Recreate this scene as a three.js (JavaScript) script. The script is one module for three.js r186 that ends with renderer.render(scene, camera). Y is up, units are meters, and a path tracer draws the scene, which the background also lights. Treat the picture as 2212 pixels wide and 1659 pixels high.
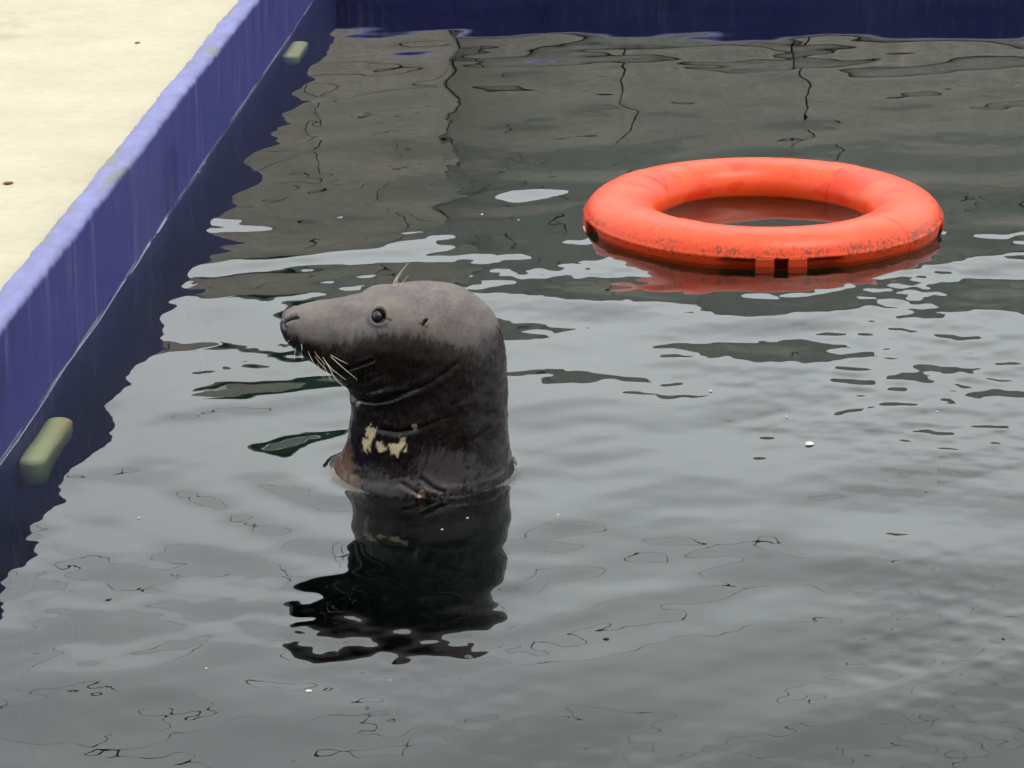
import * as THREE from 'three';
import { ImprovedNoise } from 'three/addons/math/ImprovedNoise.js';
import { RoundedBoxGeometry } from 'three/addons/geometries/RoundedBoxGeometry.js';

// ---------------------------------------------------------------- camera, sky, sun, exposure
const PW = 2212, PH = 1659, FPX = 6500, EYE = 1.57;            // picture size and focal length in picture units
const PITCH = Math.atan(2023.5 / FPX), YAW = 3.22 * Math.PI / 180;
const scene = new THREE.Scene();
const camera = new THREE.PerspectiveCamera(2 * Math.atan(PH / 2 / FPX) * 180 / Math.PI, PW / PH, 0.1, 900);
camera.rotation.order = 'YXZ';
camera.position.set(0, EYE, 0);
camera.rotation.set(-PITCH, YAW, 0);
camera.updateMatrixWorld(true);

const noiseMaker = new ImprovedNoise();
const noise = (x, y = 0, z = 0) => noiseMaker.noise(x, y, z);
const fbm = (x, y, z, n = 4) => { let s = 0, a = 1, t = 0; for (let i = 0; i < n; i++) { s += a * noise(x, y, z + i * 7.3); t += a; a *= 0.5; x *= 2.03; y *= 2.03; z *= 2.03; } return s / t; };
function seeded(a) { return () => { a |= 0; a = a + 0x6D2B79F5 | 0; let t = Math.imul(a ^ a >>> 15, 1 | a); t = t + Math.imul(t ^ t >>> 7, 61 | t) ^ t; return ((t ^ t >>> 14) >>> 0) / 4294967296; }; }
const clamp = (x, a = 0, b = 1) => Math.min(b, Math.max(a, x));
const smooth = (a, b, x) => { const t = clamp((x - a) / (b - a)); return t * t * (3 - 2 * t); };
const mix = (a, b, t) => a + (b - a) * t;

{ // overcast sky
  const w = 512, h = 256, d = new Float32Array(w * h * 4);
  for (let j = 0; j < h; j++) for (let i = 0; i < w; i++) {
    const el = ((j + 0.5) / h - 0.5) * Math.PI, az = (i + 0.5) / w * 2 * Math.PI;
    const x = Math.cos(el) * Math.cos(az), y = Math.sin(el), z = Math.cos(el) * Math.sin(az);
    const cloud = 1 + 0.42 * fbm(x * 2.6, y * 7, z * 2.6, 5);
    const l = 2.08 * (0.92 + 0.16 * Math.max(0, y)) * cloud, k = (j * w + i) * 4;
    d[k] = l * 0.95; d[k + 1] = l * 1.0; d[k + 2] = l * 1.02; d[k + 3] = 1;
  }
  const sky = new THREE.DataTexture(d, w, h, THREE.RGBAFormat, THREE.FloatType);
  sky.mapping = THREE.EquirectangularReflectionMapping; sky.magFilter = sky.minFilter = THREE.LinearFilter; sky.needsUpdate = true;
  scene.background = sky; scene.environment = sky;
}
const sun = new THREE.DirectionalLight(new THREE.Color(1, 0.96, 0.9), 1.5);
sun.position.set(3, 11, -5.4); sun.target.position.set(0, 0, -6);
sun.castShadow = true; sun.shadow.radius = 45; sun.shadow.mapSize.set(2048, 2048);
Object.assign(sun.shadow.camera, { left: -14, right: 14, top: 14, bottom: -14, near: 0.5, far: 60 });
scene.add(sun, sun.target);
const renderer = new THREE.WebGLRenderer({ antialias: true });
renderer.setSize(1024, 768);
renderer.toneMapping = THREE.LinearToneMapping;
renderer.toneMappingExposure = 1;
renderer.outputColorSpace = THREE.SRGBColorSpace;
renderer.shadowMap.enabled = true; renderer.shadowMap.type = THREE.PCFSoftShadowMap;

// ---------------------------------------------------------------- helpers
const taken = {};
function numbered(n) { const k = taken[n] = (taken[n] ?? -1) + 1; return k ? n + '_' + String(k).padStart(3, '0') : n; }
function put(o) { o.traverse((m) => { if (m.isMesh) { m.castShadow = true; m.receiveShadow = true; } }); return o; }
function mesh(name, geo, mat, parent) { const m = new THREE.Mesh(geo, mat); m.name = parent ? name : numbered(name); m.castShadow = m.receiveShadow = true; (parent ?? scene).add(m); return m; }
function group(name, label, category, pos = [0, 0, 0], turn = 0) { const g = new THREE.Group(); g.name = numbered(name); g.position.set(...pos); g.rotation.y = turn; g.userData = { label, category }; scene.add(g); return g; }
function tag(o, label, category, g) { o.userData.label = label; o.userData.category = category; if (g) o.userData.group = g; return o; }
function structure(o) { o.userData.kind = 'structure'; return o; }
const lin = (r, g, b) => new THREE.Color().setRGB(r, g, b);
const srgb = (r, g, b) => { const c = new THREE.Color().setRGB(r / 255, g / 255, b / 255, THREE.SRGBColorSpace); return [c.r, c.g, c.b]; };
function std(color, roughness = 0.8, more = {}) { return new THREE.MeshStandardMaterial({ color, roughness, ...more }); }
function dataTexture(w, h, f, color = true) { // f(u, v) -> linear r, g, b (colour) or a value
  const d = new Uint8Array(w * h * 4), c = new THREE.Color();
  for (let j = 0; j < h; j++) for (let i = 0; i < w; i++) {
    const v = f((i + 0.5) / w, (j + 0.5) / h), k = (j * w + i) * 4;
    if (color) { c.setRGB(clamp(v[0]), clamp(v[1]), clamp(v[2])).convertLinearToSRGB(); d[k] = c.r * 255; d[k + 1] = c.g * 255; d[k + 2] = c.b * 255; } else d[k] = d[k + 1] = d[k + 2] = clamp(v) * 255;
    d[k + 3] = 255;
  }
  const t = new THREE.DataTexture(d, w, h); t.wrapS = t.wrapT = THREE.RepeatWrapping; t.magFilter = THREE.LinearFilter; t.minFilter = THREE.LinearMipmapLinearFilter; t.generateMipmaps = true;
  if (color) t.colorSpace = THREE.SRGBColorSpace; t.needsUpdate = true; return t;
}
function gridGeometry(nu, nv, point, opt = {}) { // point(i, j) -> [x, y, z]; rows i = 0..nu, columns j = 0..nv
  const p = new Float32Array((nu + 1) * (nv + 1) * 3), uv = new Float32Array((nu + 1) * (nv + 1) * 2), idx = new Uint32Array(nu * nv * 6);
  for (let i = 0, k = 0; i <= nu; i++) for (let j = 0; j <= nv; j++, k++) { p.set(point(i, j), k * 3); uv[k * 2] = opt.uv ? opt.uv(i, j)[0] : j / nv; uv[k * 2 + 1] = opt.uv ? opt.uv(i, j)[1] : i / nu; }
  for (let i = 0, k = 0; i < nu; i++) for (let j = 0; j < nv; j++) { const a = i * (nv + 1) + j, b = a + 1, c = a + nv + 1, d = c + 1; if (opt.flip) idx.set([a, c, b, b, c, d], k); else idx.set([a, b, c, b, d, c], k); k += 6; }
  const g = new THREE.BufferGeometry(); g.setAttribute('position', new THREE.BufferAttribute(p, 3)); g.setAttribute('uv', new THREE.BufferAttribute(uv, 2)); g.setIndex(new THREE.BufferAttribute(idx, 1)); g.computeVertexNormals();
  return g;
}
function closeSeam(g, nu, nv) { // average normals where the last column meets the first
  const n = g.attributes.normal;
  for (let i = 0; i <= nu; i++) { const a = i * (nv + 1), b = a + nv, v = new THREE.Vector3(n.getX(a) + n.getX(b), n.getY(a) + n.getY(b), n.getZ(a) + n.getZ(b)).normalize(); n.setXYZ(a, v.x, v.y, v.z); n.setXYZ(b, v.x, v.y, v.z); }
}
// a picture position gives a direction; its distance comes from the surface it touches
const basis = { r: new THREE.Vector3(), u: new THREE.Vector3(), f: new THREE.Vector3() };
camera.matrixWorld.extractBasis(basis.r, basis.u, basis.f); basis.f.negate();
function rayDir(x, y) { return basis.f.clone().multiplyScalar(FPX).addScaledVector(basis.r, x - PW / 2).addScaledVector(basis.u, PH / 2 - y).normalize(); }
function onLevel(x, y, h = 0) { const d = rayDir(x, y); return camera.position.clone().addScaledVector(d, (h - EYE) / d.y); }

// ---------------------------------------------------------------- setting: pool, ground
const XL = -1.085, XR = 4.6, ZB = -9.42, ZN = -1.9, LIP = 0.215, DECK = 0.185, FLOOR = -1.45, LIPW = 0.05;
const pool = group('seal_pool', 'blue painted seal pool with worn pale rim beside cream concrete', 'pool');

{ // blue walls: inner face, rounded rim, outer face down to the concrete
  const prof = []; // (distance outwards from the inner face, height)
  for (let y = FLOOR; y < -0.32; y += 0.16) prof.push([0, y]);
  for (let y = -0.32; y < LIP - 0.018; y += 0.009) prof.push([0, y]);
  for (let k = 0; k <= 10; k++) { const a = k / 10 * Math.PI / 2; prof.push([0.016 - 0.016 * Math.cos(a), LIP - 0.016 + 0.016 * Math.sin(a)]); }
  for (let k = 1; k < 8; k++) prof.push([0.016 + k / 8 * (LIPW - 0.022), LIP + 0.002 * Math.sin(k / 8 * Math.PI)]);
  for (let k = 0; k <= 4; k++) { const a = k / 4 * Math.PI / 2; prof.push([LIPW - 0.006 + 0.006 * Math.sin(a), LIP - 0.006 + 0.006 * Math.cos(a)]); }
  prof.push([LIPW, 0.1], [LIPW, -0.1]);
  const PAINT = srgb(48, 49, 110);
  const arc = [0]; for (let i = 1; i < prof.length; i++) arc.push(arc[i - 1] + Math.hypot(prof[i][0] - prof[i - 1][0], prof[i][1] - prof[i - 1][1]));
  const s0 = arc[prof.findIndex((p) => p[1] > -0.33)], total = arc[arc.length - 1] - 0.24, rimAt = arc[prof.findIndex((p) => p[1] > LIP - 0.018 && p[1] > 0)];
  // paint: deep blue on the face with scrapes and scum streaks, chalky and worn through to grey on the rim
  function paintMap(deep, seed, length, tw, th) {
    return dataTexture(tw, th, (u, v) => {
      const s = mix(s0, total, v), along = u * length, y = s - arc[prof.findIndex((p) => p[0] > 0)] + LIP - 0.016;
      const streak = fbm(along * 34 + seed, y * 1.3, seed, 4), fine = fbm(along * 130, y * 5 + seed, 3.1, 3), broad = fbm(along * 1.7, y * 2.2, seed + 4, 4);
      let c = [...deep];
      const scrape = clamp((smooth(0.05, 0.5, streak) * 0.34 + smooth(0.08, 0.45, fine) * 0.3) * (0.6 + 1.2 * smooth(-0.2, 0.35, fbm(along * 3.3, y * 6, seed + 51, 3))) + smooth(-0.1, 0.5, broad) * 0.16);
      c = c.map((x, i) => mix(x, [0.12, 0.12, 0.22][i], scrape));
      const dark = smooth(0.08, 0.5, fbm(along * 2.9 + 9, y * 3, seed + 11, 4)) * 0.45;
      c = c.map((x) => x * (1 - dark));
      const edge = rimAt + 0.004 + 0.005 * fbm(along * 9, 1.5, seed + 2, 3) + 0.004 * fbm(along * 60, 0.5, seed, 2);   // where the paint has gone chalky
      const chalk = smooth(edge - 0.004, edge + 0.009, s + 0.006 * streak);
      const worn = fbm(along * 14, s * 30, seed + 21, 4);
      let rim = [0.155, 0.155, 0.31].map((x, i) => x * (1 + 0.35 * worn) * (1 + 0.15 * fine));
      const bare = smooth(0.06, 0.16, fbm(along * 3.1, s * 16, seed + 31, 4) + 0.25 * smooth(rimAt + 0.03, rimAt + 0.06, s) - 0.2);   // paint gone, grey laminate
      rim = rim.map((x, i) => mix(x, [0.15, 0.155, 0.18][i] * (1 + 0.4 * fine), bare));
      c = c.map((x, i) => mix(x, rim[i], chalk));
      const scum = smooth(0.004, 0.0015, Math.abs(y - 0.002 - 0.003 * fbm(along * 4, 2, seed, 3))) * smooth(-0.25, 0.2, fbm(along * 5, 7, seed, 4));   // dried salt at the waterline
      return c.map((x, i) => mix(x, [0.3, 0.3, 0.36][i], scum * 0.75));
    });
  }
  function wall(name, from, to, out, deep, seed, step, tw, th) {
    const a = new THREE.Vector3(...from), b = new THREE.Vector3(...to), o = new THREE.Vector3(...out), length = a.distanceTo(b), n = Math.round(length / step);
    const g = gridGeometry(n, prof.length - 1, (i, j) => {
      const p = a.clone().lerp(b, i / n), s = i / n * length, [d, y] = prof[j];
      const onRim = smooth(LIP - 0.05, LIP - 0.01, y), outer = smooth(0.02, 0.04, d);
      const dd = d + 0.004 * fbm(s * 1.1, y * 2, seed, 3) + outer * (0.008 * fbm(s * 6, 1, seed + 3, 4) + 0.005 * fbm(s * 26, 3, seed + 3, 3));
      p.addScaledVector(o, dd); p.y = y + onRim * (0.006 * fbm(s * 2.3, 2, seed + 5, 3) + 0.004 * fbm(s * 11, d * 40, seed + 6, 3));
      return [p.x, p.y, p.z];
    }, { flip: true, uv: (i, j) => [i / n, clamp((arc[j] - s0) / (total - s0), 0.002, 0.998)] });
    return mesh(name, g, new THREE.MeshPhysicalMaterial({ color: 0xffffff, roughness: 0.6, map: paintMap(deep, seed, length, tw, th), specularIntensity: 0.5, side: THREE.DoubleSide }), pool);
  }
  wall('side_wall', [XL, 0, ZB - 0.045], [XL, 0, ZN], [-1, 0, 0], PAINT, 1.7, 0.015, 2048, 320);
  wall('end_wall', [XR + 0.04, 0, ZB], [XL - 0.04, 0, ZB], [0, 0, -1], PAINT, 13.2, 0.02, 1024, 128);
  wall('side_wall', [XR, 0, ZN], [XR, 0, ZB], [1, 0, 0], PAINT, 27.9, 0.06, 512, 64);
  wall('end_wall', [XL, 0, ZN], [XR, 0, ZN], [0, 0, 1], PAINT, 41.3, 0.06, 256, 64);
  const bottom = new THREE.PlaneGeometry(XR - XL + 0.02, ZN - ZB + 0.02).rotateX(-Math.PI / 2);
  const b = mesh('pool_floor', bottom, std(0xffffff, 0.9, { map: dataTexture(256, 256, (u, v) => { const n = fbm(u * 9, v * 9, 3, 4); return [0.2 * (1 + n), 0.34 * (1 + n), 0.32 * (1 + 0.8 * n)]; }) }), pool);
  b.position.set((XL + XR) / 2, FLOOR + 0.004, (ZB + ZN) / 2);
  // cream bars on the side wall, just under the surface
  const cream = new THREE.MeshStandardMaterial({ roughness: 0.7, vertexColors: true });
  const fitting = (z, deep, len, rust) => {
    const g = new RoundedBoxGeometry(0.05, 0.13, len, 8, 0.0245), pos = g.attributes.position, c = new Float32Array(pos.count * 3);
    for (let i = 0; i < pos.count; i++) {
      const x = pos.getX(i), y = pos.getY(i), zz = pos.getZ(i), n = fbm(x * 30, y * 30, zz * 30 + z, 4), k = smooth(0.04, 0.02, y + 0.02 * n) * 0.9;   // olive and darker below the top edge
      let v = [mix(0.68, 0.12, k), mix(0.6, 0.12, k), mix(0.32, 0.07, k)].map((q) => q * (1 + 0.25 * n));
      if (rust) { const q = smooth(0.05, 0.015, Math.hypot(x - 0.03, (zz + len * 0.3) * 0.8, y - 0.05) + 0.012 * n); v = [mix(v[0], 0.5, q), mix(v[1], 0.2, q), mix(v[2], 0.05, q)]; }
      c.set(v, i * 3);
    }
    g.setAttribute('color', new THREE.BufferAttribute(c, 3));
    const m = mesh('wall_bar', g, cream, pool); m.rotation.x = 0.0; m.position.set(XL + 0.024, deep - 0.065, z); return m;
  };
  fitting(-4.79, -0.095, 0.26, true); fitting(-8.17, -0.075, 0.24, false);
}
{ // concrete all round, with a hole for the pool
  const s = new THREE.Shape([[-400, -400], [400, -400], [400, 400], [-400, 400]].map((p) => new THREE.Vector2(...p)));
  const o = LIPW - 0.012;
  s.holes.push(new THREE.Path([[XL - o, -ZN + -o], [XL - o, -ZB + o], [XR + o, -ZB + o], [XR + o, -ZN - o]].map((p) => new THREE.Vector2(...p))));
  const g = new THREE.ShapeGeometry(s).rotateX(-Math.PI / 2), uv = g.attributes.uv, p = g.attributes.position;
  for (let i = 0; i < p.count; i++) uv.setXY(i, p.getX(i) / 4, p.getZ(i) / 4);
  const tile = (f) => (u, v) => { const w = (t) => smooth(0, 0.15, t) * smooth(1, 0.85, t); return f(u, v, w(u) * w(v)); };
  const map = dataTexture(1024, 1024, tile((u, v, w) => {
    const fine = fbm(u * 160, v * 160, 1, 3), mid = fbm(u * 26, v * 26, 2, 4), broad = fbm(u * 6 + 2.2, v * 6, 5, 4);
    const tan = smooth(0.12, 0.42, broad) * 0.35 * w, pale = smooth(0.05, 0.4, fbm(u * 9, v * 12, 8, 4)) * w;
    const c = [0.385, 0.346, 0.25].map((x, i) => mix(x, [0.33, 0.27, 0.165][i], tan) * (1 + 0.1 * fine + 0.12 * mid + 0.05 * pale));
    const X = u * 4 - 4, Z = v * 4 - 8, n1 = fbm(u * 40, v * 40, 12, 3);   // stains where they lie on the concrete
    let k = 0.55 * smooth(1.2, 0.3, Math.hypot((X + 1.62) / 0.11, (Z + 6.42) / 0.035) + 1.1 * n1); const rusty = c.map((x, i) => mix(x, [0.32, 0.2, 0.11][i], k));
    k = 0.5 * smooth(1.3, 0.2, Math.hypot((X + 2.05) / 0.42, (Z + 7.35) / 0.3) + 1.3 * n1); return rusty.map((x, i) => mix(x, [0.27, 0.21, 0.12][i], k));
  }));
  const ground = mesh('ground', g, std(0xffffff, 0.95, { map, bumpMap: map, bumpScale: 0.004 })); ground.position.y = DECK; structure(ground);
}

// ---------------------------------------------------------------- seal: a loft between its belly line and its back line
const SEAL = onLevel(913, 1012), TURN = YAW + 10 * Math.PI / 180;
const su = new THREE.Vector3(Math.cos(TURN), 0, -Math.sin(TURN)), sw = new THREE.Vector3(Math.sin(TURN), 0, Math.cos(TURN));
const SCALE = FPX / SEAL.clone().sub(camera.position).dot(basis.f);
const LEAN = Math.asin((EYE) / SEAL.clone().sub(camera.position).length());
function inSealPlane(px, py) { const d = rayDir(px, py), t = SEAL.clone().sub(camera.position).dot(sw) / d.dot(sw), p = camera.position.clone().addScaledVector(d, t).sub(SEAL); return [p.dot(su), p.y]; }
const loftPx = [ // belly x, y, back x, y, half width in metres
  [719, 1027, 1107, 997, 0.148], [738, 995, 1102, 974, 0.139], [750, 968, 1098, 950, 0.133], [755, 935, 1094, 918, 0.128], [760, 905, 1094, 885, 0.125], [760.5, 882, 1094, 850, 0.122],
  [760, 863, 1093, 810, 0.119], [756, 850, 1091, 776, 0.116], [749, 837, 1085, 725, 0.113], [738, 827, 1071, 682, 0.110], [727, 816, 1045, 650, 0.107], [716, 809, 1006, 624, 0.104],
  [704, 802, 955, 613, 0.100], [694, 796, 900, 614, 0.094], [684, 789, 850, 620, 0.085], [670, 779, 800, 634, 0.073], [655, 769, 755, 642, 0.064], [642, 759, 715, 648, 0.058],
  [630, 749, 680, 654, 0.053], [620, 740, 654, 661, 0.048], [613, 731, 634, 670, 0.042], [609, 723, 621, 679, 0.034], [606.8, 716, 612, 692, 0.022], [605.8, 710, 607, 702, 0.011], [605.5, 707, 605.5, 706, 0.0005]];
const loft = [ // under water, in metres
  [[-0.02, -1.02], [0.06, -1.02], 0.002], [[-0.1, -0.98], [0.13, -0.99], 0.09], [[-0.2, -0.78], [0.19, -0.8], 0.19], [[-0.25, -0.55], [0.21, -0.56], 0.235], [[-0.235, -0.34], [0.2, -0.36], 0.225], [[-0.195, -0.16], [0.175, -0.18], 0.19], [[-0.168, -0.075], [0.157, -0.09], 0.166]];
for (const [ax, ay, bx, by, w] of loftPx) loft.push([inSealPlane(ax, ay), inSealPlane(bx, by), w]);
for (const s of loft) { // a round body shows its full width from above: take that off its height
  const v = s[1][1] - s[0][1], l = Math.hypot(s[1][0] - s[0][0], v) + 1e-6, cut = 0.045 * Math.abs(v) / l * v / 2;
  s[1][1] -= cut; s[0][1] += cut;
}
const LN = loft.length - 1;
const cr = (p0, p1, p2, p3, t) => 0.5 * (2 * p1 + (p2 - p0) * t + (2 * p0 - 5 * p1 + 4 * p2 - p3) * t * t + (3 * p1 - p0 - 3 * p2 + p3) * t * t * t);
function section(t) { // t in 0..LN
  const i = Math.min(LN - 1, Math.floor(t)), f = t - i, q = (k) => loft[clamp(i + k, 0, LN)], at = (g) => cr(g(q(-1)), g(q(0)), g(q(1)), g(q(2)), f);
  return [at((s) => s[0][0]), at((s) => s[0][1]), at((s) => s[1][0]), at((s) => s[1][1]), Math.max(0, at((s) => s[2]))];
}
const power = (x, n) => Math.sign(x) * Math.pow(Math.abs(x), 2 / n);
function sealPoint(t, th) { // (along the belly-back plane, height, sideways)
  const [ax, ay, bx, by, w] = section(t), c = power(Math.cos(th), 2.1), s = power(Math.sin(th), 2.1), k = (1 + c) / 2;
  return [mix(ax, bx, k), mix(ay, by, k), w * s];
}
// markings and folds are laid out along the seal's own side: a runs from nose to back, b from crown to belly (as seen square on and a little from above, the same on both sides)
const MID = [-0.07, 0.19, 0.075];   // a and b are straight-line (affine) functions of the seal's own coordinates, set at the middle of its head
function lookAt3(p) { const q = SEAL.clone().addScaledVector(su, p[0]).addScaledVector(sw, p[2]); q.y += p[1]; q.sub(camera.position); const f = FPX / q.dot(basis.f); return [PW / 2 + f * q.dot(basis.r), PH / 2 - f * q.dot(basis.u)]; }
const AB0 = lookAt3(MID), ABD = [0, 1, 2].map((k) => { const e = [0.12, 0.12, 0.06][k], p = [...MID], q = [...MID]; p[k] += e; q[k] -= e; const x = lookAt3(p), y = lookAt3(q); return [(x[0] - y[0]) / (2 * e), (x[1] - y[1]) / (2 * e)]; });
const onSide = (p, i) => AB0[i] + ABD[0][i] * (p[0] - MID[0]) + ABD[1][i] * (p[1] - MID[1]) + ABD[2][i] * (Math.abs(p[2]) - MID[2]);
const sideA = (p) => onSide(p, 0), sideB = (p) => onSide(p, 1);
function toLine(pts, a, b) { // distance to a polyline and how far along it
  let best = 1e9, at = 0;
  for (let i = 0; i + 1 < pts.length; i++) { const [x, y] = pts[i], dx = pts[i + 1][0] - x, dy = pts[i + 1][1] - y, t = clamp(((a - x) * dx + (b - y) * dy) / (dx * dx + dy * dy)), d = Math.hypot(a - x - t * dx, b - y - t * dy); if (d < best) { best = d; at = (i + t) / (pts.length - 1); } }
  return [best, at];
}
const folds = [ // line, depth in metres, half width
  [[[745, 858], [764, 864], [809, 866], [843, 860], [885, 846], [922, 831], [953, 812], [990, 784], [1003, 763]], 0.0065, 4.5, 1],
  [[[800, 925], [857, 935], [893, 929], [917, 922], [960, 905], [1000, 893]], 0.003, 4.5, 1],
  [[[720, 808], [738, 803], [775, 790], [800, 781], [812, 776]], 0.004, 3],
  [[[738, 826], [770, 818], [800, 803], [822, 793]], 0.0024, 6], [[[748, 838], [780, 830], [812, 815], [835, 806]], 0.0022, 6], [[[754, 850], [790, 846], [825, 838], [850, 828]], 0.0018, 6],
  [[[612, 702], [618, 694], [628, 689], [640, 686], [645, 687]], 0.0065, 3.2],
  [[[912.5, 704], [916, 697], [922, 690]], 0.006, 2.6],
  [[[860, 1040], [905, 1068], [930, 1075]], 0.003, 4], [[[905, 1030], [935, 1055], [965, 1066]], 0.003, 4], [[[1010, 960], [1040, 940], [1075, 915]], 0.0006, 5], [[[970, 880], [1000, 865], [1040, 835]], 0.0006, 5]];
const EYEAT = [818.5, 685];
function relief(a, b, p) {
  let d = 0;
  for (const [line, depth, half, fades] of folds) {
    let lo = 1e9, hi = -1e9, la = 1e9, ha = -1e9; for (const q of line) { lo = Math.min(lo, q[1]); hi = Math.max(hi, q[1]); la = Math.min(la, q[0]); ha = Math.max(ha, q[0]); }
    if (b < lo - half * 7 || b > hi + half * 7 || a < la - half * 7 || a > ha + half * 7) continue;
    const [r, at] = toLine(line, a, b), end = smooth(0, 0.12, at) * smooth(1, 0.8, at) * (fades ? mix(1, 0.22, smooth(0.3, 0.6, at)) : 1);
    d -= depth * end * Math.exp(-Math.pow(r / half, 2)); d += depth * 0.35 * end * Math.exp(-Math.pow((r - half * 2.6) / (half * 1.7), 2));
  }
  const e = Math.hypot((a - EYEAT[0]) / 15, (b - EYEAT[1]) / 14);   // eye opening inside a slightly raised lid and brow
  d -= 0.007 * smooth(1.05, 0.75, e); d += 0.0025 * Math.exp(-Math.pow((e - 1.35) / 0.35, 2));
  d += 0.005 * Math.exp(-(Math.pow((a - 836) / 26, 2) + Math.pow((b - 662) / 16, 2)));
  d += 0.005 * Math.exp(-(Math.pow((a - 668) / 30, 2) + Math.pow((b - 738) / 20, 2)));        // whisker pad
  d += 0.002 * Math.exp(-(Math.pow((a - 632) / 12, 2) + Math.pow((b - 704) / 8, 2)));
  d -= 0.002 * Math.exp(-(Math.pow((a - 772) / 40, 2) + Math.pow((b - 690) / 22, 2)));
  d += 0.0022 * fbm(p[0] * 22, p[1] * 22, p[2] * 22, 3);
  return d;
}
const edgeLine = [[590, 690], [606, 698], [612, 712], [625, 725], [659, 738], [691, 750], [714, 752], [720, 742], [759, 742], [766, 727], [806, 725], [833, 724], [864, 722], [909, 731], [948, 738], [974, 748], [1001, 753], [1030, 746], [1056, 724], [1074, 702], [1090, 690], [1140, 680]];
function edgeB(a) { let i = 0; while (i < edgeLine.length - 2 && edgeLine[i + 1][0] < a) i++; const [x0, y0] = edgeLine[i], [x1, y1] = edgeLine[i + 1]; return mix(y0, y1, clamp((a - x0) / (x1 - x0))); }
const haze = (a, b, x, y, rx, ry, n) => smooth(1.5, 0.2, Math.hypot((a - x) / rx, (b - y) / ry) + n);
const blob = (a, b, x, y, rx, ry, n) => smooth(1.2, 0.8, Math.hypot((a - x) / rx, (b - y) / ry) + n);
function coat(a, b, p) { // colour and wetness of the coat
  const w = p[2];
  // hairs lie down and back over the neck, back along the head
  const head = smooth(800, 720, b), hx = mix(a * 0.42 + b * 0.1, a * 0.1, head), hy = mix(b * 0.07 - a * 0.02, b * 0.2 + a * 0.04, head);
  const hair = fbm(hx, hy, w * 30, 3), tuft = fbm(hx * 0.35, hy * 0.35, w * 12 + 5, 3), mottle = fbm(a * 0.035, b * 0.035, w * 18 + 2, 4), fleck = fbm(a * 0.16, b * 0.16, w * 60 + 8, 3);
  const gap = b - edgeB(a) + 20 * fbm(a * 0.075, b * 0.03, w * 9, 3) + 15 * fbm(a * 0.28, b * 0.07, w * 30 + 3, 2) + 8 * fleck;
  const wet = clamp(0.4 * smooth(-26, 2, gap + 30 * mottle + 14 * fleck) + 0.6 * smooth(-9, 9, gap)), soaked = smooth(6, 60, gap + 40 * mottle);
  let dry = [0.102, 0.086, 0.081].map((x) => x * (1 + 0.4 * mottle + 0.35 * fleck + 0.25 * hair));
  const tan = clamp(haze(a, b, 846, 668, 36, 26, 1.2 * mottle + 0.8 * fleck) * 0.75 + haze(a, b, 930, 705, 16, 18, 1.2 * mottle + 0.8 * fleck) * 0.6 + haze(a, b, 672, 668, 34, 16, 1.2 * mottle + 0.8 * fleck) * 0.5 + smooth(0.1, 0.5, mottle) * 0.3);
  dry = dry.map((x, i) => mix(x, [0.15, 0.12, 0.092][i] * (1 + 0.2 * fleck), tan));
  let damp = [0.023, 0.0172, 0.015].map((x) => x * (1 + 0.6 * hair + 0.5 * mottle + 0.4 * fleck));
  const soak = [0.0075, 0.0053, 0.0047].map((x) => x * (1 + 0.9 * hair + 0.7 * mottle));
  let c = damp.map((x, i) => mix(x, soak[i], soaked));
  const strand = smooth(0.18, 0.55, fbm(a * 0.5 + b * 0.12, b * 0.055 - a * 0.015, w * 34 + 6, 2) + 0.5 * mottle + 0.25 * tuft); c = c.map((x, i) => mix(x, [0.034, 0.0245, 0.02][i], strand * 0.8));  // lighter fur strands, with streaky wet highlights painted into the colour
  const brown = smooth(0.16, 0.42, mottle + 0.5 * tuft) * 0.5; c = c.map((x, i) => mix(x, [0.022, 0.015, 0.012][i], brown * wet));
  // pale fold edges under the chin
  const chin = blob(a, b, 790, 818, 60, 34, 0.6 * mottle) * smooth(0.02, 0.3, hair + 0.3 * tuft) * 0.55; c = c.map((x, i) => mix(x, [0.075, 0.056, 0.042][i], chin));
  c = c.map((x, i) => mix(dry[i], x, wet));
  let wetness = wet;
  // greyer, half-dried patch above the water
  const n2 = 0.5 * tuft + 0.3 * hair + 0.4 * mottle;
  const grey = Math.max(blob(a, b, 958, 1018, 62, 46, n2 * 1.5), blob(a, b, 850, 1056, 60, 22, n2 * 1.5)); c = c.map((x, i) => mix(x, [0.045, 0.039, 0.0385][i] * (1 + 0.5 * hair), grey * 0.85)); wetness = mix(wetness, 0.45, grey);
  const streaks = smooth(0.22, 0.5, fbm((a - 930) * 0.1 + (b - 1000) * 0.06, (a - 930) * 0.012 - (b - 1000) * 0.02, 4 + w * 5, 3)); c = c.map((x) => x * (1 - 0.75 * streaks * smooth(940, 980, b)));
  // tan chest
  const chest = smooth(-6, 10, (b - 925) * 0.28 - (a - 742) - 16 * tuft - 12 * mottle) * smooth(915, 945, b) * smooth(-0.03, 0.0, p[1]); c = c.map((x, i) => mix(x, [0.13, 0.075, 0.04][i] * (1 + 0.9 * hair + 0.6 * mottle), chest * 0.85));
  // cream spots
  const ns = 1.3 * fbm(a * 0.11, b * 0.07, 3, 4) + 0.8 * hair;
  const dab = (x, y, rx, ry) => smooth(1.3, 0.65, Math.hypot((a - x) / rx, (b - y) / ry) + ns);
  const spot = Math.max(dab(801, 936, 11, 17), dab(792, 960, 10, 14), dab(822, 966, 11, 9), dab(856, 970, 16, 11), dab(870, 957, 7, 14), 0.45 * dab(895, 922, 5, 8), 0.4 * dab(774, 873, 5, 6));
  c = c.map((x, i) => mix(x, [0.55, 0.45, 0.28][i] * (1 + 0.25 * hair), spot));
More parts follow.
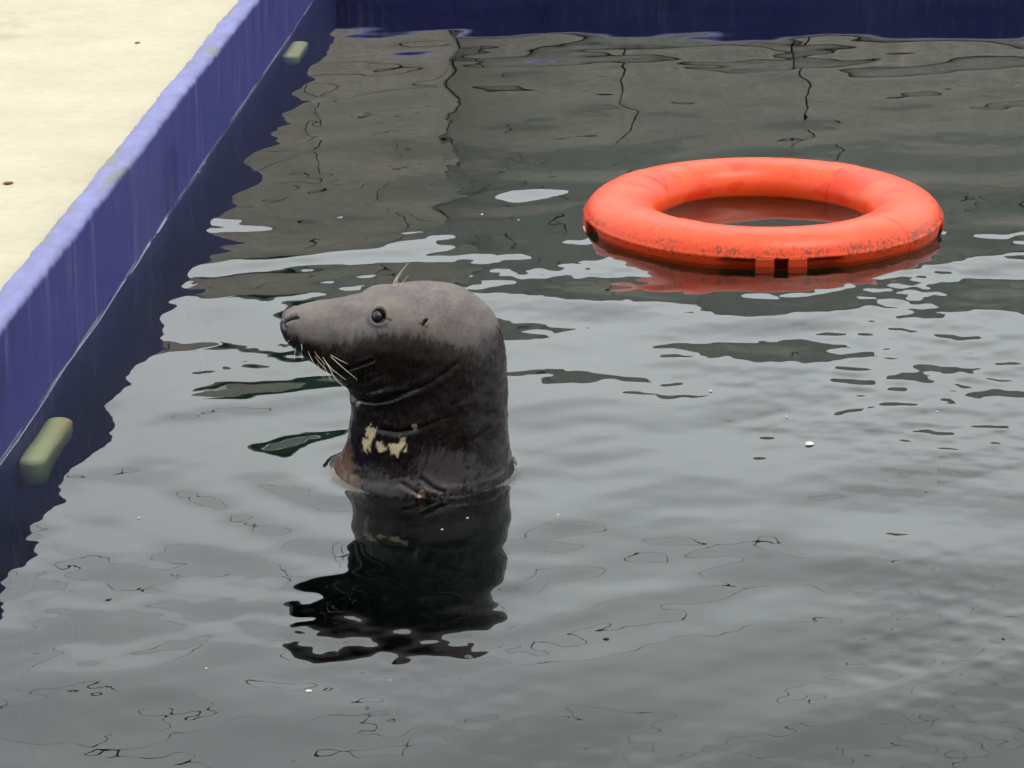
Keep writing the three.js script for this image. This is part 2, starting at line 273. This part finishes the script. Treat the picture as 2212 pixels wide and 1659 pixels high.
  const red = blob(a, b, 910, 1068, 9, 8, ns) * 0.8; c = c.map((x, i) => mix(x, [0.3, 0.15, 0.12][i], red));
  // nose leather, lid rims and ear hole
  const nose = Math.max(blob(a, b, 603, 716, 19, 25, 0.5 * fleck), smooth(13, 5, toLine([[604, 714], [611, 731], [628, 748], [650, 766], [674, 782], [700, 800]], a, b)[0] + 5 * fleck)); c = c.map((x, i) => mix(x, [0.014, 0.011, 0.011][i], nose));
  const slit = Math.max(smooth(5, 2.4, toLine(folds[6][0], a, b)[0]), smooth(4, 2, toLine(folds[7][0], a, b)[0])); c = c.map((x) => mix(x, 0.008, slit * 0.95));
  const e = Math.hypot((a - EYEAT[0]) / 15, (b - EYEAT[1]) / 14), lid = smooth(1.25, 1.02, e + 0.1 * fleck), corner = smooth(4, 1.5, toLine([[832, 690], [845, 692]], a, b)[0]);
  const crescent = smooth(1.5, 1.3, Math.hypot((a - 812) / 15, (b - 692) / 14)) * smooth(686, 692, b - (a - 818) * 0.35);
  c = c.map((x, i) => mix(x, [0.05, 0.05, 0.055][i], crescent * 0.6)); c = c.map((x) => mix(x, 0.012, Math.max(lid, corner * 0.8)));
  // light scattered by murky water is put into the trunk colour: paler, freckled grey
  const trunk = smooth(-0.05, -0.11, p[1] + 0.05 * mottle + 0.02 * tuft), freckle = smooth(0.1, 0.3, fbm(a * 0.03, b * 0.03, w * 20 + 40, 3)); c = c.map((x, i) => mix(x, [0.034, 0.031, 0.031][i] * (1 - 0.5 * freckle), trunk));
  return { c, wet: clamp(Math.max(wetness, nose, lid)) };
}
const seal = group('seal', 'grey seal upright in the water in profile, dry grey head and wet dark neck', 'seal', SEAL.toArray(), 0);
const local = (p) => [su.x * p[0] + sw.x * p[2], p[1], su.z * p[0] + sw.z * p[2]];
let sealShape;
{
  const rows = []; for (let i = 0; i < LN; i++) { const k = i < 6 ? 6 : i < 22 ? 23 : 13; for (let j = 0; j < k; j++) rows.push(i + j / k); } rows.push(LN - 0.0001);
  const cols = 460, th = (j) => j / cols * 2 * Math.PI;
  const base = gridGeometry(rows.length - 1, cols, (i, j) => local(sealPoint(rows[i], th(j))), { uv: (i, j) => [j / cols, rows[i] / LN] });
  closeSeam(base, rows.length - 1, cols);
  const pos = base.attributes.position, nor = base.attributes.normal, col = new Float32Array(pos.count * 3);
  const out = nor.getX(Math.floor(rows.length * 0.4) * (cols + 1)) * su.x + nor.getZ(Math.floor(rows.length * 0.4) * (cols + 1)) * su.z > 0 ? 1 : -1;
  for (let i = 0, k = 0; i < rows.length; i++) for (let j = 0; j <= cols; j++, k++) {
    const p = sealPoint(rows[i], th(j % cols)), a = sideA(p), b = sideB(p), { c, wet } = coat(a, b, p);
    let d = p[1] > -0.15 ? relief(a, b, p) : 0;
    d += (0.0006 * fbm(a * 0.2 + b * 0.05, b * 0.045, p[2] * 30, 3) + 0.0011 * fbm(a * 0.03, b * 0.03, p[2] * 8 + 4, 3)) * wet;
    d *= smooth(LN, LN - 2.5, rows[i]);
    pos.setXYZ(k, pos.getX(k) + out * d * nor.getX(k), pos.getY(k) + out * d * nor.getY(k), pos.getZ(k) + out * d * nor.getZ(k));
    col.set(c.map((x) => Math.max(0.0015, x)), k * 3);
  }
  if (out < 0) { const ix = base.index.array; for (let k = 0; k < ix.length; k += 3) { const t = ix[k]; ix[k] = ix[k + 1]; ix[k + 1] = t; } }
  base.setAttribute('color', new THREE.BufferAttribute(col, 3));
  base.computeVertexNormals(); closeSeam(base, rows.length - 1, cols);
  const rough = dataTexture(256, 512, (u, v) => { const p = sealPoint(v * LN, u * 2 * Math.PI), a = sideA(p), b = sideB(p); return mix(0.65, 0.28 + 0.35 * fbm(a * 0.16, b * 0.05, 3, 3), coat(a, b, p).wet); }, false);
  const gloss = new THREE.DataTexture(new Uint8Array(4 * 256 * 4), 4, 256);   // under water wet fur does not shine: the water lies against it
  for (let j = 0; j < 256; j++) for (let i = 0; i < 4; i++) gloss.image.data.set([255, 255, 255, 255 * smooth(6, 7, (j + 0.5) / 256 * LN)], (j * 4 + i) * 4);
  gloss.magFilter = THREE.LinearFilter; gloss.needsUpdate = true;
  const fur = new THREE.MeshPhysicalMaterial({ vertexColors: true, roughness: 1, roughnessMap: rough, specularIntensity: 0.46, specularIntensityMap: gloss });
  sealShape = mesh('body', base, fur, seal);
}
{ // near fore flipper, lying just under the surface off the chest
  const g = new THREE.SphereGeometry(1, 40, 24), p = g.attributes.position;
  for (let i = 0; i < p.count; i++) { let x = p.getX(i), y = p.getY(i), z = p.getZ(i); const t = (1 - x) / 2, wide = 0.034 * (1 - 0.45 * t) * (1 + 0.12 * Math.sin(9 * z) * t); p.setXYZ(i, x * 0.075, y * 0.016 * (1 - 0.5 * t) + 0.012 * t * t, z * wide + 0.02 * t * t); }
  g.computeVertexNormals();
  const f = mesh('flipper', g, new THREE.MeshStandardMaterial({ color: lin(0.028, 0.019, 0.013), roughness: 0.8 }), seal);
  f.position.set(-0.178, -0.026, 0.05); f.rotation.set(0, 0.25, -0.16);
}
seal.updateMatrixWorld(true);
const caster = new THREE.Raycaster();
let probe; { // a coarse copy, only to find where a direction meets the seal
  const n = 150, m = 120; probe = new THREE.Mesh(gridGeometry(n, m, (i, j) => local(sealPoint(6 + (LN - 6.001) * i / n, j / m * 2 * Math.PI))), new THREE.MeshBasicMaterial({ side: THREE.DoubleSide })); probe.position.copy(SEAL); probe.updateMatrixWorld(true);
}
function onSeal(px, py) { caster.set(camera.position, rayDir(px, py)); const h = caster.intersectObject(probe)[0]; return h ? h.point : null; }
const toward = basis.f.clone().negate();
{ // eyes, one on each side
  const hit = onSeal(...EYEAT), o = hit.clone().sub(SEAL), side = o.dot(sw), along = o.dot(su), high = o.y;
  const eyeMat = new THREE.MeshPhysicalMaterial({ color: lin(0.014, 0.009, 0.008), roughness: 0.16, specularIntensity: 0.7 });
  for (const s of [1, -1]) { const e = mesh('eye', new THREE.SphereGeometry(0.0108, 32, 24), eyeMat, seal); const q = su.clone().multiplyScalar(along).addScaledVector(sw, s * (side - 0.0106)); e.position.set(q.x, high - 0.0035, q.z); }
}
{ // whiskers and brow hairs
  const hairMat = std(lin(0.75, 0.68, 0.52), 0.4), darkHair = std(lin(0.3, 0.26, 0.22), 0.5);
  const chin = [[[693, 764.5], [713, 797], [724, 818], [753, 844], 1], [[698, 774], [716, 796], [733, 810], [747, 820.5], 1], [[708, 763], [724, 772], [736, 779], [751, 786], 0.8], [[708.5, 764], [725, 780], [741, 794.5], [771.5, 820], 0.9],
    [[663, 752], [671, 772], [677, 783], [682, 793], 0.6], [[679, 766], [690, 783], [704, 799], [713, 819], 0.6], [[697, 785], [703, 797], [709, 809], [716, 822], 0.5], [[685, 783], [690, 795], [695, 808], [700, 820], 0.5],
    [[641, 747], [637.5, 757], [636.5, 768], [636, 778], 0.5], [[650.5, 739], [651.5, 746], [652, 752], [652.6, 757], 0.7], [[650.5, 757], [651.5, 765], [652.5, 772], [654, 778], 0.5], [[626.6, 734], [622, 738], [618, 741], [615, 744], 0.5], [[673, 775], [678, 786], [682, 796], [687, 805], 0.5],
    [[676, 754], [686, 769], [697, 781], [703, 789], 0.5]];
  const brow = [[[848.9, 622], [853, 607], [863, 591], [887.4, 561.8], 0.9], [[851, 622], [855, 608], [860, 599], [870, 589], 0.6], [[852, 631], [856, 618], [858, 608], [861, 597], 0.6], [[858, 634], [864, 620], [869, 611], [883, 594.5], 0.6], [[847, 624], [849.5, 612], [853, 604], [857, 596], 0.5]];
  const strand = (pts, away, mat) => {
    const first = onSeal(...pts[0]) ?? onSeal(pts[0][0], pts[0][1] + 10); if (!first) return;
    const depth = first.clone().sub(camera.position).dot(basis.f), q = pts.slice(0, 4).map(([x, y], i) => { const d = rayDir(x, y), f = depth + (i ? -away * (0.35 + i / 3) : 0.006); return camera.position.clone().addScaledVector(d, f / d.dot(basis.f)).sub(SEAL); });
    const curve = new THREE.CatmullRomCurve3(q), n = 14, g = new THREE.TubeGeometry(curve, n, 1, 5), p = g.attributes.position;
    for (let i = 0; i <= n; i++) { const c = curve.getPointAt(i / n), r = 0.00042 * pts[4] * (1 - 0.75 * Math.pow(i / n, 1.6)) + 0.0001; for (let j = 0; j <= 5; j++) { const k = i * 6 + j; p.setXYZ(k, c.x + (p.getX(k) - c.x) * r, c.y + (p.getY(k) - c.y) * r, c.z + (p.getZ(k) - c.z) * r); } }
    mesh(mat === hairMat && away < 0 ? 'brow_hair' : 'whisker', g, mat, seal);
    return q;
  };
  for (const s of chin) strand(s, 0.012, hairMat);
  for (const s of brow) { strand(s, -0.001, hairMat); }
  // the other cheek's long whiskers, mirrored through the seal's middle
  for (const s of chin.slice(0, 4)) {
    const first = onSeal(...s[0]); if (!first) continue;
    const depth = first.clone().sub(camera.position).dot(basis.f);
    const q = s.slice(0, 4).map(([x, y], i) => { const d = rayDir(x, y), p = camera.position.clone().addScaledVector(d, (depth + (i ? -0.012 * (0.35 + i / 3) : 0.006)) / d.dot(basis.f)).sub(SEAL), w = p.dot(sw); return p.addScaledVector(sw, -2 * w); });
    mesh('whisker', new THREE.TubeGeometry(new THREE.CatmullRomCurve3(q), 12, 0.0004, 5), darkHair, seal);
  }
}
// where the seal meets the surface, for the water round it
const contour = [];
for (let j = 0; j < 160; j++) { const th = j / 160 * 2 * Math.PI; let lo = 3, hi = 12; for (let k = 0; k < 30; k++) { const m = (lo + hi) / 2; if (sealPoint(m, th)[1] > 0) hi = m; else lo = m; } const q = local(sealPoint(lo, th)); contour.push([SEAL.x + q[0], SEAL.z + q[2]]); }

// ---------------------------------------------------------------- life ring
const RING = { c: onLevel(1647, 478), R: 0.303, rw: 0.0775, hh: 0.056, lift: 0.007 };
{
  const ring = group('life_ring', 'orange-red plastic life ring with grimy edge floating on the water', 'life ring', [RING.c.x, RING.lift, RING.c.z], 0);
  ring.rotation.set(0.008, YAW, 0.006);
  const nu = 1100, nv = 120, flange = 0.015, facing = -Math.PI / 2;   // phi = -90 degrees faces the near end of the pool
  const slots = [0, 1, 2, 3].map((k) => facing + k * Math.PI / 2 + 0.02), near = (phi, c) => Math.abs(Math.atan2(Math.sin(phi - c), Math.cos(phi - c)));
  const shape = (phi, s) => { // s = 0 crest, going outwards, under, back up inside
    const c = Math.cos(s), q = Math.sin(s); let r = RING.rw * Math.sign(q) * Math.pow(Math.abs(q), 0.88), y = RING.hh * Math.sign(c) * Math.pow(Math.abs(c), 0.92);
    if (q > 0) { // parting flange on the outside, straight below it
      r = Math.min(r, RING.rw * (1 - 0.1 * smooth(flange + 0.002, -0.03, y))) + 0.002 * Math.exp(-Math.pow((y - flange) / 0.003, 2));
      for (const c0 of slots) { const a = near(phi, c0); if (a < 0.37 && y < flange - 0.003 && y > -0.045) r -= (a < 0.045 ? 0.03 : 0.011) * smooth(0.37, 0.26, a) * smooth(flange - 0.003, flange - 0.007, y); }
    }
    for (let k = 0; k < 4; k++) { const a = near(phi, facing + Math.PI / 4 + 0.13 + k * Math.PI / 2), band = smooth(0.088, 0.08, a); r *= 1 + 0.016 * band; y *= 1 + 0.02 * band; }
    return [RING.R + r, y];
  };
  const g = gridGeometry(nu, nv, (i, j) => { const phi = i / nu * 2 * Math.PI, [r, y] = shape(phi, j / nv * 2 * Math.PI); return [Math.cos(phi) * r, y, -Math.sin(phi) * r]; }, { flip: false });
  const p = g.attributes.position, col = new Float32Array(p.count * 3);
  for (let i = 0, k = 0; i <= nu; i++) for (let j = 0; j <= nv; j++, k++) {
    const phi = i / nu * 2 * Math.PI, x = p.getX(k), y = p.getY(k), z = p.getZ(k), outside = smooth(RING.R + 0.045, RING.R + 0.075, Math.hypot(x, z));
    const n = fbm(x * 14, y * 14, z * 14, 4), f = fbm(x * 90, y * 130, z * 90, 3), m = fbm(x * 35, y * 50, z * 35, 3);
    let c = [0.66, 0.058, 0.011].map((v, q) => v * (1 + (q ? 0.3 : 0.05) * n) + (q ? 0.008 * f : 0));
    const faded = smooth(0.02, 0.05, y + 0.02 * n) * 0.3 * smooth(-0.3, 0.3, m + n); c = c.map((v, q) => mix(v, [0.68, 0.09, 0.024][q], faded));
    const wetPatch = (1 - outside) * smooth(0.03, 0.16, fbm(Math.cos(phi) * 3, y * 20, Math.sin(phi) * 3, 3)) * smooth(RING.R + 0.01, RING.R - 0.02, Math.hypot(x, z)); c = c.map((v, q) => v * (1 - [0.05, 0.45, 0.6][q] * wetPatch));
    const grime = outside * smooth(0.0, 0.012, y) * smooth(0.054, 0.03, y + 0.012 * n) * smooth(0.1, 0.42, 1.2 * fbm(x * 190, y * 200, z * 190, 2) + 0.5 * f + 0.55 * m + 0.5 * n + 0.1 * Math.cos(phi - facing - 0.5)); c = c.map((v, q) => mix(v, [0.055, 0.024, 0.016][q], grime * 0.75));
    col.set(c, k * 3);
  }
  g.setAttribute('color', new THREE.BufferAttribute(col, 3)); closeSeam(g, nu, nv);
  const plastic = new THREE.MeshPhysicalMaterial({ vertexColors: true, roughness: 0.34, specularIntensity: 0.5 });
  mesh('ring_body', g, plastic, ring);
  const tabMat = std(lin(0.64, 0.056, 0.011), 0.45);
  for (const c0 of slots) for (const s of [-1, 1]) {
    const a = c0 + s * 0.088, t = new THREE.Shape(); t.moveTo(-0.0235, -0.034); t.lineTo(0.0235, -0.034); t.lineTo(0.0235, 0.017); t.lineTo(-0.0235, 0.017); t.closePath();
    const tab = mesh('line_bracket', new THREE.ExtrudeGeometry(t, { depth: 0.028, bevelSize: 0.003, bevelThickness: 0.003, bevelSegments: 2 }), tabMat, ring);
    tab.scale.x = 0.72; tab.position.set(Math.cos(a) * (RING.R + 0.047), -0.004, -Math.sin(a) * (RING.R + 0.047)); tab.rotation.y = a + Math.PI / 2;
  }
}

// ---------------------------------------------------------------- water
const WAVESEED = 222;
{
  const rnd = seeded(WAVESEED), waves = [], mid = [], small = [];
  const add = (list, n, l0, l1, slope, spread) => { for (let i = 0; i < n; i++) { const l = l0 * Math.pow(l1 / l0, rnd()), k = 2 * Math.PI / l, a = (rnd() - 0.5 + (rnd() - 0.5)) * spread, dir = rnd() < 0.5 ? 0 : Math.PI; list.push([k * Math.sin(a + dir), k * Math.cos(a + dir), rnd() * 6.283, slope * (0.5 + rnd()) / k]); } };
  add(waves, 24, 0.2, 0.7, 0.0054, 2.3); add(mid, 20, 0.075, 0.18, 0.0026, 2.6); add(small, 22, 0.026, 0.075, 0.006, 2.4);
  const sum = (list, x, z) => { let s = 0; for (const [kx, kz, ph, am] of list) s += am * Math.sin(kx * x + kz * z + ph); return s; };
  const cx = SEAL.x, cz = SEAL.z;
  function height(x, z) {
    const wx = x + 0.05 * noise(x * 1.7, z * 1.1, 3), wz = z + 0.08 * noise(x * 1.3, z * 1.3, 9), far = smooth(-4.2, -9, z);
    let h = sum(waves, wx, wz) * mix(0.85, 0.62, far) * (1 - 0.6 * Math.exp(-Math.pow((x + 0.35) / 0.5, 2) - Math.pow((z + 3.95) / 0.45, 2))) * (1 + 0.6 * Math.exp(-Math.pow((z + 6.0) / 1.2, 2)));
    const e1 = 0.35 + 0.9 * smooth(-0.25, 0.45, noise(x * 1.1 + 4, z * 0.7, 1.7)); h += sum(mid, wx, wz) * e1 * mix(1, 0.18, far) * (1 + 2.0 * Math.exp(-Math.pow((x + 0.35) / 0.45, 2) - Math.pow((z + 3.92) / 0.28, 2)) + 0.8 * Math.exp(-Math.pow((z + 5.3) / 0.55, 2)));
    const dx = x - cx + 0.03, dz = z - cz, r = Math.hypot(dx, dz);
    const e2 = smooth(0.4, 0.8, r) * smooth(0.08, 0.5, noise(x * 2.1, z * 1.2 + 7, 5.5) + 0.35 * smooth(-0.2, 0.7, x) * smooth(-5.6, -4.9, z) * smooth(-3.6, -4.3, z)); if (far < 0.75 && z < -3) h += sum(small, x, z) * (0.2 + 0.9 * e2) * (1 - far);
    
    if (r < 1.6) { // rings spreading from the seal, strongest off its chest
      const ang = Math.atan2(dz, dx), front = Math.max(Math.pow(0.5 + 0.5 * Math.cos(ang - 2.85), 1.6), 0.85 * Math.pow(0.5 + 0.5 * Math.cos(ang - 1.65), 3)), rr = r * (1 + 0.07 * Math.sin(3 * ang + 1) + 0.05 * noise(x * 5, z * 5, 2));
      h += (0.18 + 0.95 * front) * (0.0008 * Math.sin(rr * 2 * Math.PI / 0.155 + 0.6) * Math.exp(-Math.max(0, r - 0.3) / 0.4) + 0.00005 * Math.sin(rr * 2 * Math.PI / 0.06 + 2) * Math.exp(-Math.max(0, r - 0.15) / 0.16)) * smooth(0.1, 0.17, r);
    }
    return h;
  }
  function spaced(stops) { const out = []; for (const [from, to, d0, d1] of stops) { let v = from; while (v < to - 1e-6) { out.push(v); v += mix(d0, d1 ?? d0, (v - from) / (to - from)); } } out.push(stops[stops.length - 1][1]); return out.filter((v, i) => !i || v - out[i - 1] > 1e-4); }
  const xs = spaced([[XL - 0.03, XL - 0.006, 0.012], [XL - 0.006, XL + 0.016, 0.0015], [XL + 0.016, -0.62, 0.006], [-0.62, -0.16, 0.0028], [-0.16, 2.1, 0.006], [2.1, XR + 0.03, 0.05]]);
  const zs = spaced([[ZB - 0.03, ZB + 0.02, 0.004], [ZB + 0.02, -4.86, 0.015, 0.009], [-4.86, -4.3, 0.003], [-4.3, -3.3, 0.008], [-3.3, ZN + 0.03, 0.02]]);
  const nx = xs.length, nz = zs.length, H = new Float32Array(nx * nz);
  const inside = (x, z) => { let c = false; for (let i = 0, j = contour.length - 1; i < contour.length; j = i++) { const [xi, zi] = contour[i], [xj, zj] = contour[j]; if (zi > z !== zj > z && x < (xj - xi) * (z - zi) / (zj - zi) + xi) c = !c; } return c; };
  for (let j = 0; j < nz; j++) for (let i = 0; i < nx; i++) {
    const x = xs[i], z = zs[j]; let h = height(x, z);
    h += 0.0022 * Math.exp(-Math.max(0, x - XL) / 0.0035) + 0.0018 * Math.exp(-Math.max(0, z - ZB) / 0.004);   // water climbs what it touches
    if (Math.abs(x - cx) < 0.24 && Math.abs(z - cz) < 0.26) {
      let d = 1e9; for (const [a, b] of contour) d = Math.min(d, Math.hypot(x - a, z - b)); if (inside(x, z)) d = 0;
      h += 0.0034 * Math.exp(-d / 0.005);
    }
    const q = Math.abs(Math.hypot(x - RING.c.x, z - RING.c.z) - RING.R) - RING.rw * 0.985; if (q < 0.05) h += 0.002 * Math.exp(-Math.max(0, q) / 0.006);
    H[j * nx + i] = h;
  }
  const g = gridGeometry(nz - 1, nx - 1, (j, i) => [xs[i], H[j * nx + i], zs[j]], { flip: true, uv: (j, i) => [xs[i], zs[j]] });
  const water = mesh('water', g, new THREE.MeshPhysicalMaterial({ color: 0xffffff, roughness: 0, metalness: 0, ior: 1.333, transmission: 1, thickness: 1.4, attenuationColor: lin(0.42, 0.63, 0.55), attenuationDistance: 0.45 }));
  structure(water);
}

// ---------------------------------------------------------------- what the water mirrors: stone walls, a house and wires beyond the far end
{
  const grain = dataTexture(512, 512, (u, v) => { const a = fbm(u * 18, v * 18, 4, 5), b = fbm(u * 90, v * 90, 9, 3); const k = 0.85 + 0.5 * a + 0.35 * b; return [k, k, k].map((x) => clamp(x * 0.8)); });
  const shades = (list) => list.map((c) => std(lin(...c), 0.95, { map: grain }));
  const brown = shades([[0.58, 0.555, 0.51], [0.555, 0.53, 0.49], [0.6, 0.575, 0.53], [0.54, 0.52, 0.48]]), grey = shades([[0.47, 0.49, 0.48], [0.49, 0.505, 0.49], [0.45, 0.475, 0.465], [0.5, 0.515, 0.5]]);
  const mortar = std(lin(0.14, 0.135, 0.125), 1);
  const block = new THREE.BoxGeometry(1, 1, 1), pale = shades([[0.6, 0.585, 0.545], [0.56, 0.55, 0.515]]);
  function stoneWall(label, x0, x1, z, top, mats, seed, band) {
    const t = group('stone_wall', label, 'wall', [0, DECK, z]), rnd = seeded(seed), deep = 0.4;
    const back = mesh('mortar', new THREE.BoxGeometry(x1 - x0 - 0.02, top - 0.03, deep - 0.05), mortar, t); back.position.set((x0 + x1) / 2, (top - 0.03) / 2, -deep / 2);
    let y = 0, row = 0;
    while (y < top - 0.05) {
      let h = Math.min(0.3 + 0.16 * rnd(), top - y); if (top - y - h < 0.12) h = top - y;
      const isBand = band && y <= band && y + h > band;
      let x = x0;
      while (x < x1 - 0.01) {
        let w = Math.min(0.7 + 0.7 * rnd(), x1 - x); if (x1 - x - w < 0.2) w = x1 - x;
        const b = mesh('stone_block', block, isBand ? pale[Math.floor(rnd() * 2)] : mats[Math.floor(rnd() * mats.length)], t), out = 0.012 * rnd() + (isBand ? 0.03 : 0);
        b.scale.set(w - 0.007, h - 0.007, deep + out); b.position.set(x + w / 2, y + h / 2, -deep / 2 + out / 2);
        x += w;
      }
      y += h; row++;
    }
    return t;
  }
  stoneWall('brown stone block wall behind the pool, mirrored left of the seal', -6.5, -0.95, -12.0, 1.52, brown, 11);
  stoneWall('grey stone block wall with pale course, mirrored behind the life ring', -1.9, 7.6, -12.5, 1.74, grey, 23, 1.05);

  // tall dark green house with white windows, high in the reflections left of the seal
  const house = group('house', 'tall dark green house with white-framed windows, mirrored left of the seal', 'house', [-3.45, DECK, -26]);
  const green = std(lin(0.035, 0.062, 0.055), 0.7), white = std(lin(0.8, 0.8, 0.78), 0.6), slate = std(lin(0.2, 0.22, 0.23), 0.7), glass = new THREE.MeshPhysicalMaterial({ color: lin(0.02, 0.025, 0.025), roughness: 0.1 });
  const wallShape = new THREE.Shape([[-0.6, 0], [0.6, 0], [0.6, 5.3], [0, 6.0], [-0.6, 5.3]].map((q) => new THREE.Vector2(...q)));
  const wg = new THREE.ExtrudeGeometry(wallShape, { depth: 6, bevelEnabled: false }).translate(0, 0, -6); mesh('wall', wg, green, house);
  for (const s of [-1, 1]) { const r = mesh('roof', new THREE.BoxGeometry(1.08, 0.12, 6.5), slate, house); r.position.set(s * 0.36, 5.73, -3); r.rotation.z = -s * Math.atan2(0.7, 0.6); }
  const box = (name, w, h, d, x, y, z, mat, parent) => { const m = mesh(name, new THREE.BoxGeometry(w, h, d), mat, parent); m.position.set(x, y, z); return m; };
  for (const wy of [4.5]) for (const wx of [-0.05]) {
    const f = new THREE.Group(); f.name = 'window'; f.position.set(wx, wy, 0); house.add(f);
    box('pane', 0.9, 1.2, 0.03, 0, 0, 0.02, glass, f); for (const s of [-1, 1]) { box('frame', 0.1, 1.4, 0.08, s * 0.48, 0, 0.045, white, f); box('frame', 0.86, 0.1, 0.08, 0, s * 0.65, 0.045, white, f); }
    box('glazing_bar', 0.05, 1.2, 0.05, 0, 0, 0.07, white, f);
  }
  // long viewing building behind the camera: it keeps the low sky off the sides that face it
  const hall = group('viewing_building', 'long grey rendered viewing building with dark windows behind the photographer', 'building', [1.5, DECK, 3.4]);
  const render_ = std(lin(0.4, 0.385, 0.355), 0.9, { map: grain });
  box('wall', 30, 6.6, 0.4, 0, 3.3, 0.2, render_, hall);
  const eaves = box('roof', 30.6, 0.3, 7.5, 0, 6.85, 3, slate, hall); eaves.rotation.x = -0.06;
  for (const wy of [1.6, 4.9]) for (let k = -6; k <= 6; k++) {
    const f = new THREE.Group(); f.name = 'window'; f.position.set(k * 2.2, wy, 0); hall.add(f);
    box('pane', 1.3, 1.5, 0.03, 0, 0, -0.02, glass, f); for (const q of [-1, 1]) { box('frame', 0.08, 1.66, 0.08, q * 0.69, 0, -0.045, white, f); box('frame', 1.3, 0.08, 0.08, 0, q * 0.79, -0.045, white, f); }
  }
  // overhead wires between two poles
  const wood = std(lin(0.12, 0.1, 0.085), 0.9), cable = std(lin(0.06, 0.06, 0.065), 0.6);
  for (const [px, side] of [[-15, 'beyond the side wall'], [16, 'beyond the far pool corner']]) {
    const t = group('utility_pole', 'tarred timber pole carrying the overhead wires ' + side, 'pole', [px, DECK, -18]);
    mesh('shaft', new THREE.CylinderGeometry(0.1, 0.14, 8.2, 14).translate(0, 4.1, 0), wood, t); box('crossarm', 0.12, 0.12, 1.6, 0, 7.4, 0, wood, t);
  }
  [[5.55, 5.1, -17.4], [7.0, 6.5, -18]].forEach(([yEnd, yMid, z], i) => {
    const c = new THREE.QuadraticBezierCurve3(new THREE.Vector3(-15, yEnd + DECK, z), new THREE.Vector3(0.5, 2 * yMid - yEnd + DECK, z), new THREE.Vector3(16, yEnd + DECK, z));
    tag(mesh('overhead_wire', new THREE.TubeGeometry(c, 60, 0.007, 6), cable), ['lower', 'upper'][i] + ' dark overhead wire, mirrored as thin loops on the water', 'wire', 'overhead wires');
  });
}

// ---------------------------------------------------------------- small floating and lying things
{
  const foam = std(lin(0.55, 0.55, 0.53), 0.6), dark = std(lin(0.05, 0.045, 0.035), 0.9), film = new THREE.MeshPhysicalMaterial({ color: 0xffffff, roughness: 0.02, transmission: 1, thickness: 0, ior: 1.4 });
  const rnd = seeded(77);
  const fleck = (x, y, r, mat, name, label, cat, g) => {
    const c = onLevel(x, y), geo = new THREE.IcosahedronGeometry(r, 3), p = geo.attributes.position;
    for (let i = 0; i < p.count; i++) { const k = 1 + 0.35 * noise(p.getX(i) / r * 1.3 + x, p.getY(i) / r * 1.3, p.getZ(i) / r * 1.3 + y); p.setXYZ(i, p.getX(i) * k * 1.35, p.getY(i) * k * 0.45, p.getZ(i) * k); }
    geo.computeVertexNormals(); const m = mesh(name, geo, mat); m.position.set(c.x, 0.001, c.z); m.rotation.y = rnd() * 3; tag(m, label, cat, g);
  };
  fleck(1748, 960, 0.0065, foam, 'feather_tuft', 'white feather tuft floating on pale water below the life ring', 'feather');
  for (const [x, y, r] of [[667, 1494, 4], [1041, 464, 3.2], [1120, 476, 2.4], [1699, 900, 2], [1040, 966, 2.5], [905, 1030, 0.1], [445, 1445, 1.8], [1206, 1113, 2], [1010, 1120, 2], [955, 1145, 2], [1535, 845, 2.2], [300, 1120, 2.2], [2024, 890, 2.2], [1420, 880, 1.8]].filter((q) => q[2] > 1)) fleck(x, y, r * 0.00075, foam, 'foam_fleck', 'tiny white foam fleck floating on the pool water', 'foam fleck', 'foam flecks on the water');
  for (const [x, y] of [[793, 1531], [1310, 1380]]) fleck(x, y, 0.003, dark, 'debris_speck', 'tiny dark speck of debris floating on the pool water', 'debris', 'dark specks on the water');
  for (const [x, y, r] of [[1012, 1422, 6], [842, 1471, 4], [1110, 1440, 3], [728, 1409, 3]]) {
    const c = onLevel(x, y), b = mesh('bubble', new THREE.SphereGeometry(r * 0.001, 20, 10, 0, 6.2832, 0, 1.5), film); b.position.set(c.x, 0.0005, c.z); b.scale.y = 0.7; tag(b, 'small clear bubble on the water in the seal\'s reflection', 'bubble', 'bubbles on the water');
  }
  const leaf = std(lin(0.16, 0.06, 0.035), 0.9, { side: THREE.DoubleSide });
  const scrap = (x, y, r, label) => { const c = onLevel(x, y, DECK), geo = new THREE.SphereGeometry(r, 14, 8), p = geo.attributes.position; for (let i = 0; i < p.count; i++) { const k = 1 + 0.5 * noise(p.getX(i) / r + x, p.getY(i) / r, p.getZ(i) / r); p.setXYZ(i, p.getX(i) * 1.4 * k, p.getY(i) * 0.35 * k + 0.002, p.getZ(i) * k); } geo.computeVertexNormals(); const m = mesh('dead_leaf', geo, leaf); m.position.set(c.x, DECK + 0.001, c.z); m.rotation.y = 0.5; tag(m, label, 'leaf'); };
  scrap(18, 398, 0.007, 'small reddish brown leaf scrap lying far from the pool rim'); scrap(297, 94, 0.005, 'tiny brown leaf scrap lying on cream concrete close to the rim');
}
put(scene);
console.log('seal scale', SCALE.toFixed(0), 'ring', RING.c.toArray().map((v) => v.toFixed(2)).join(' '));
renderer.render(scene, camera);
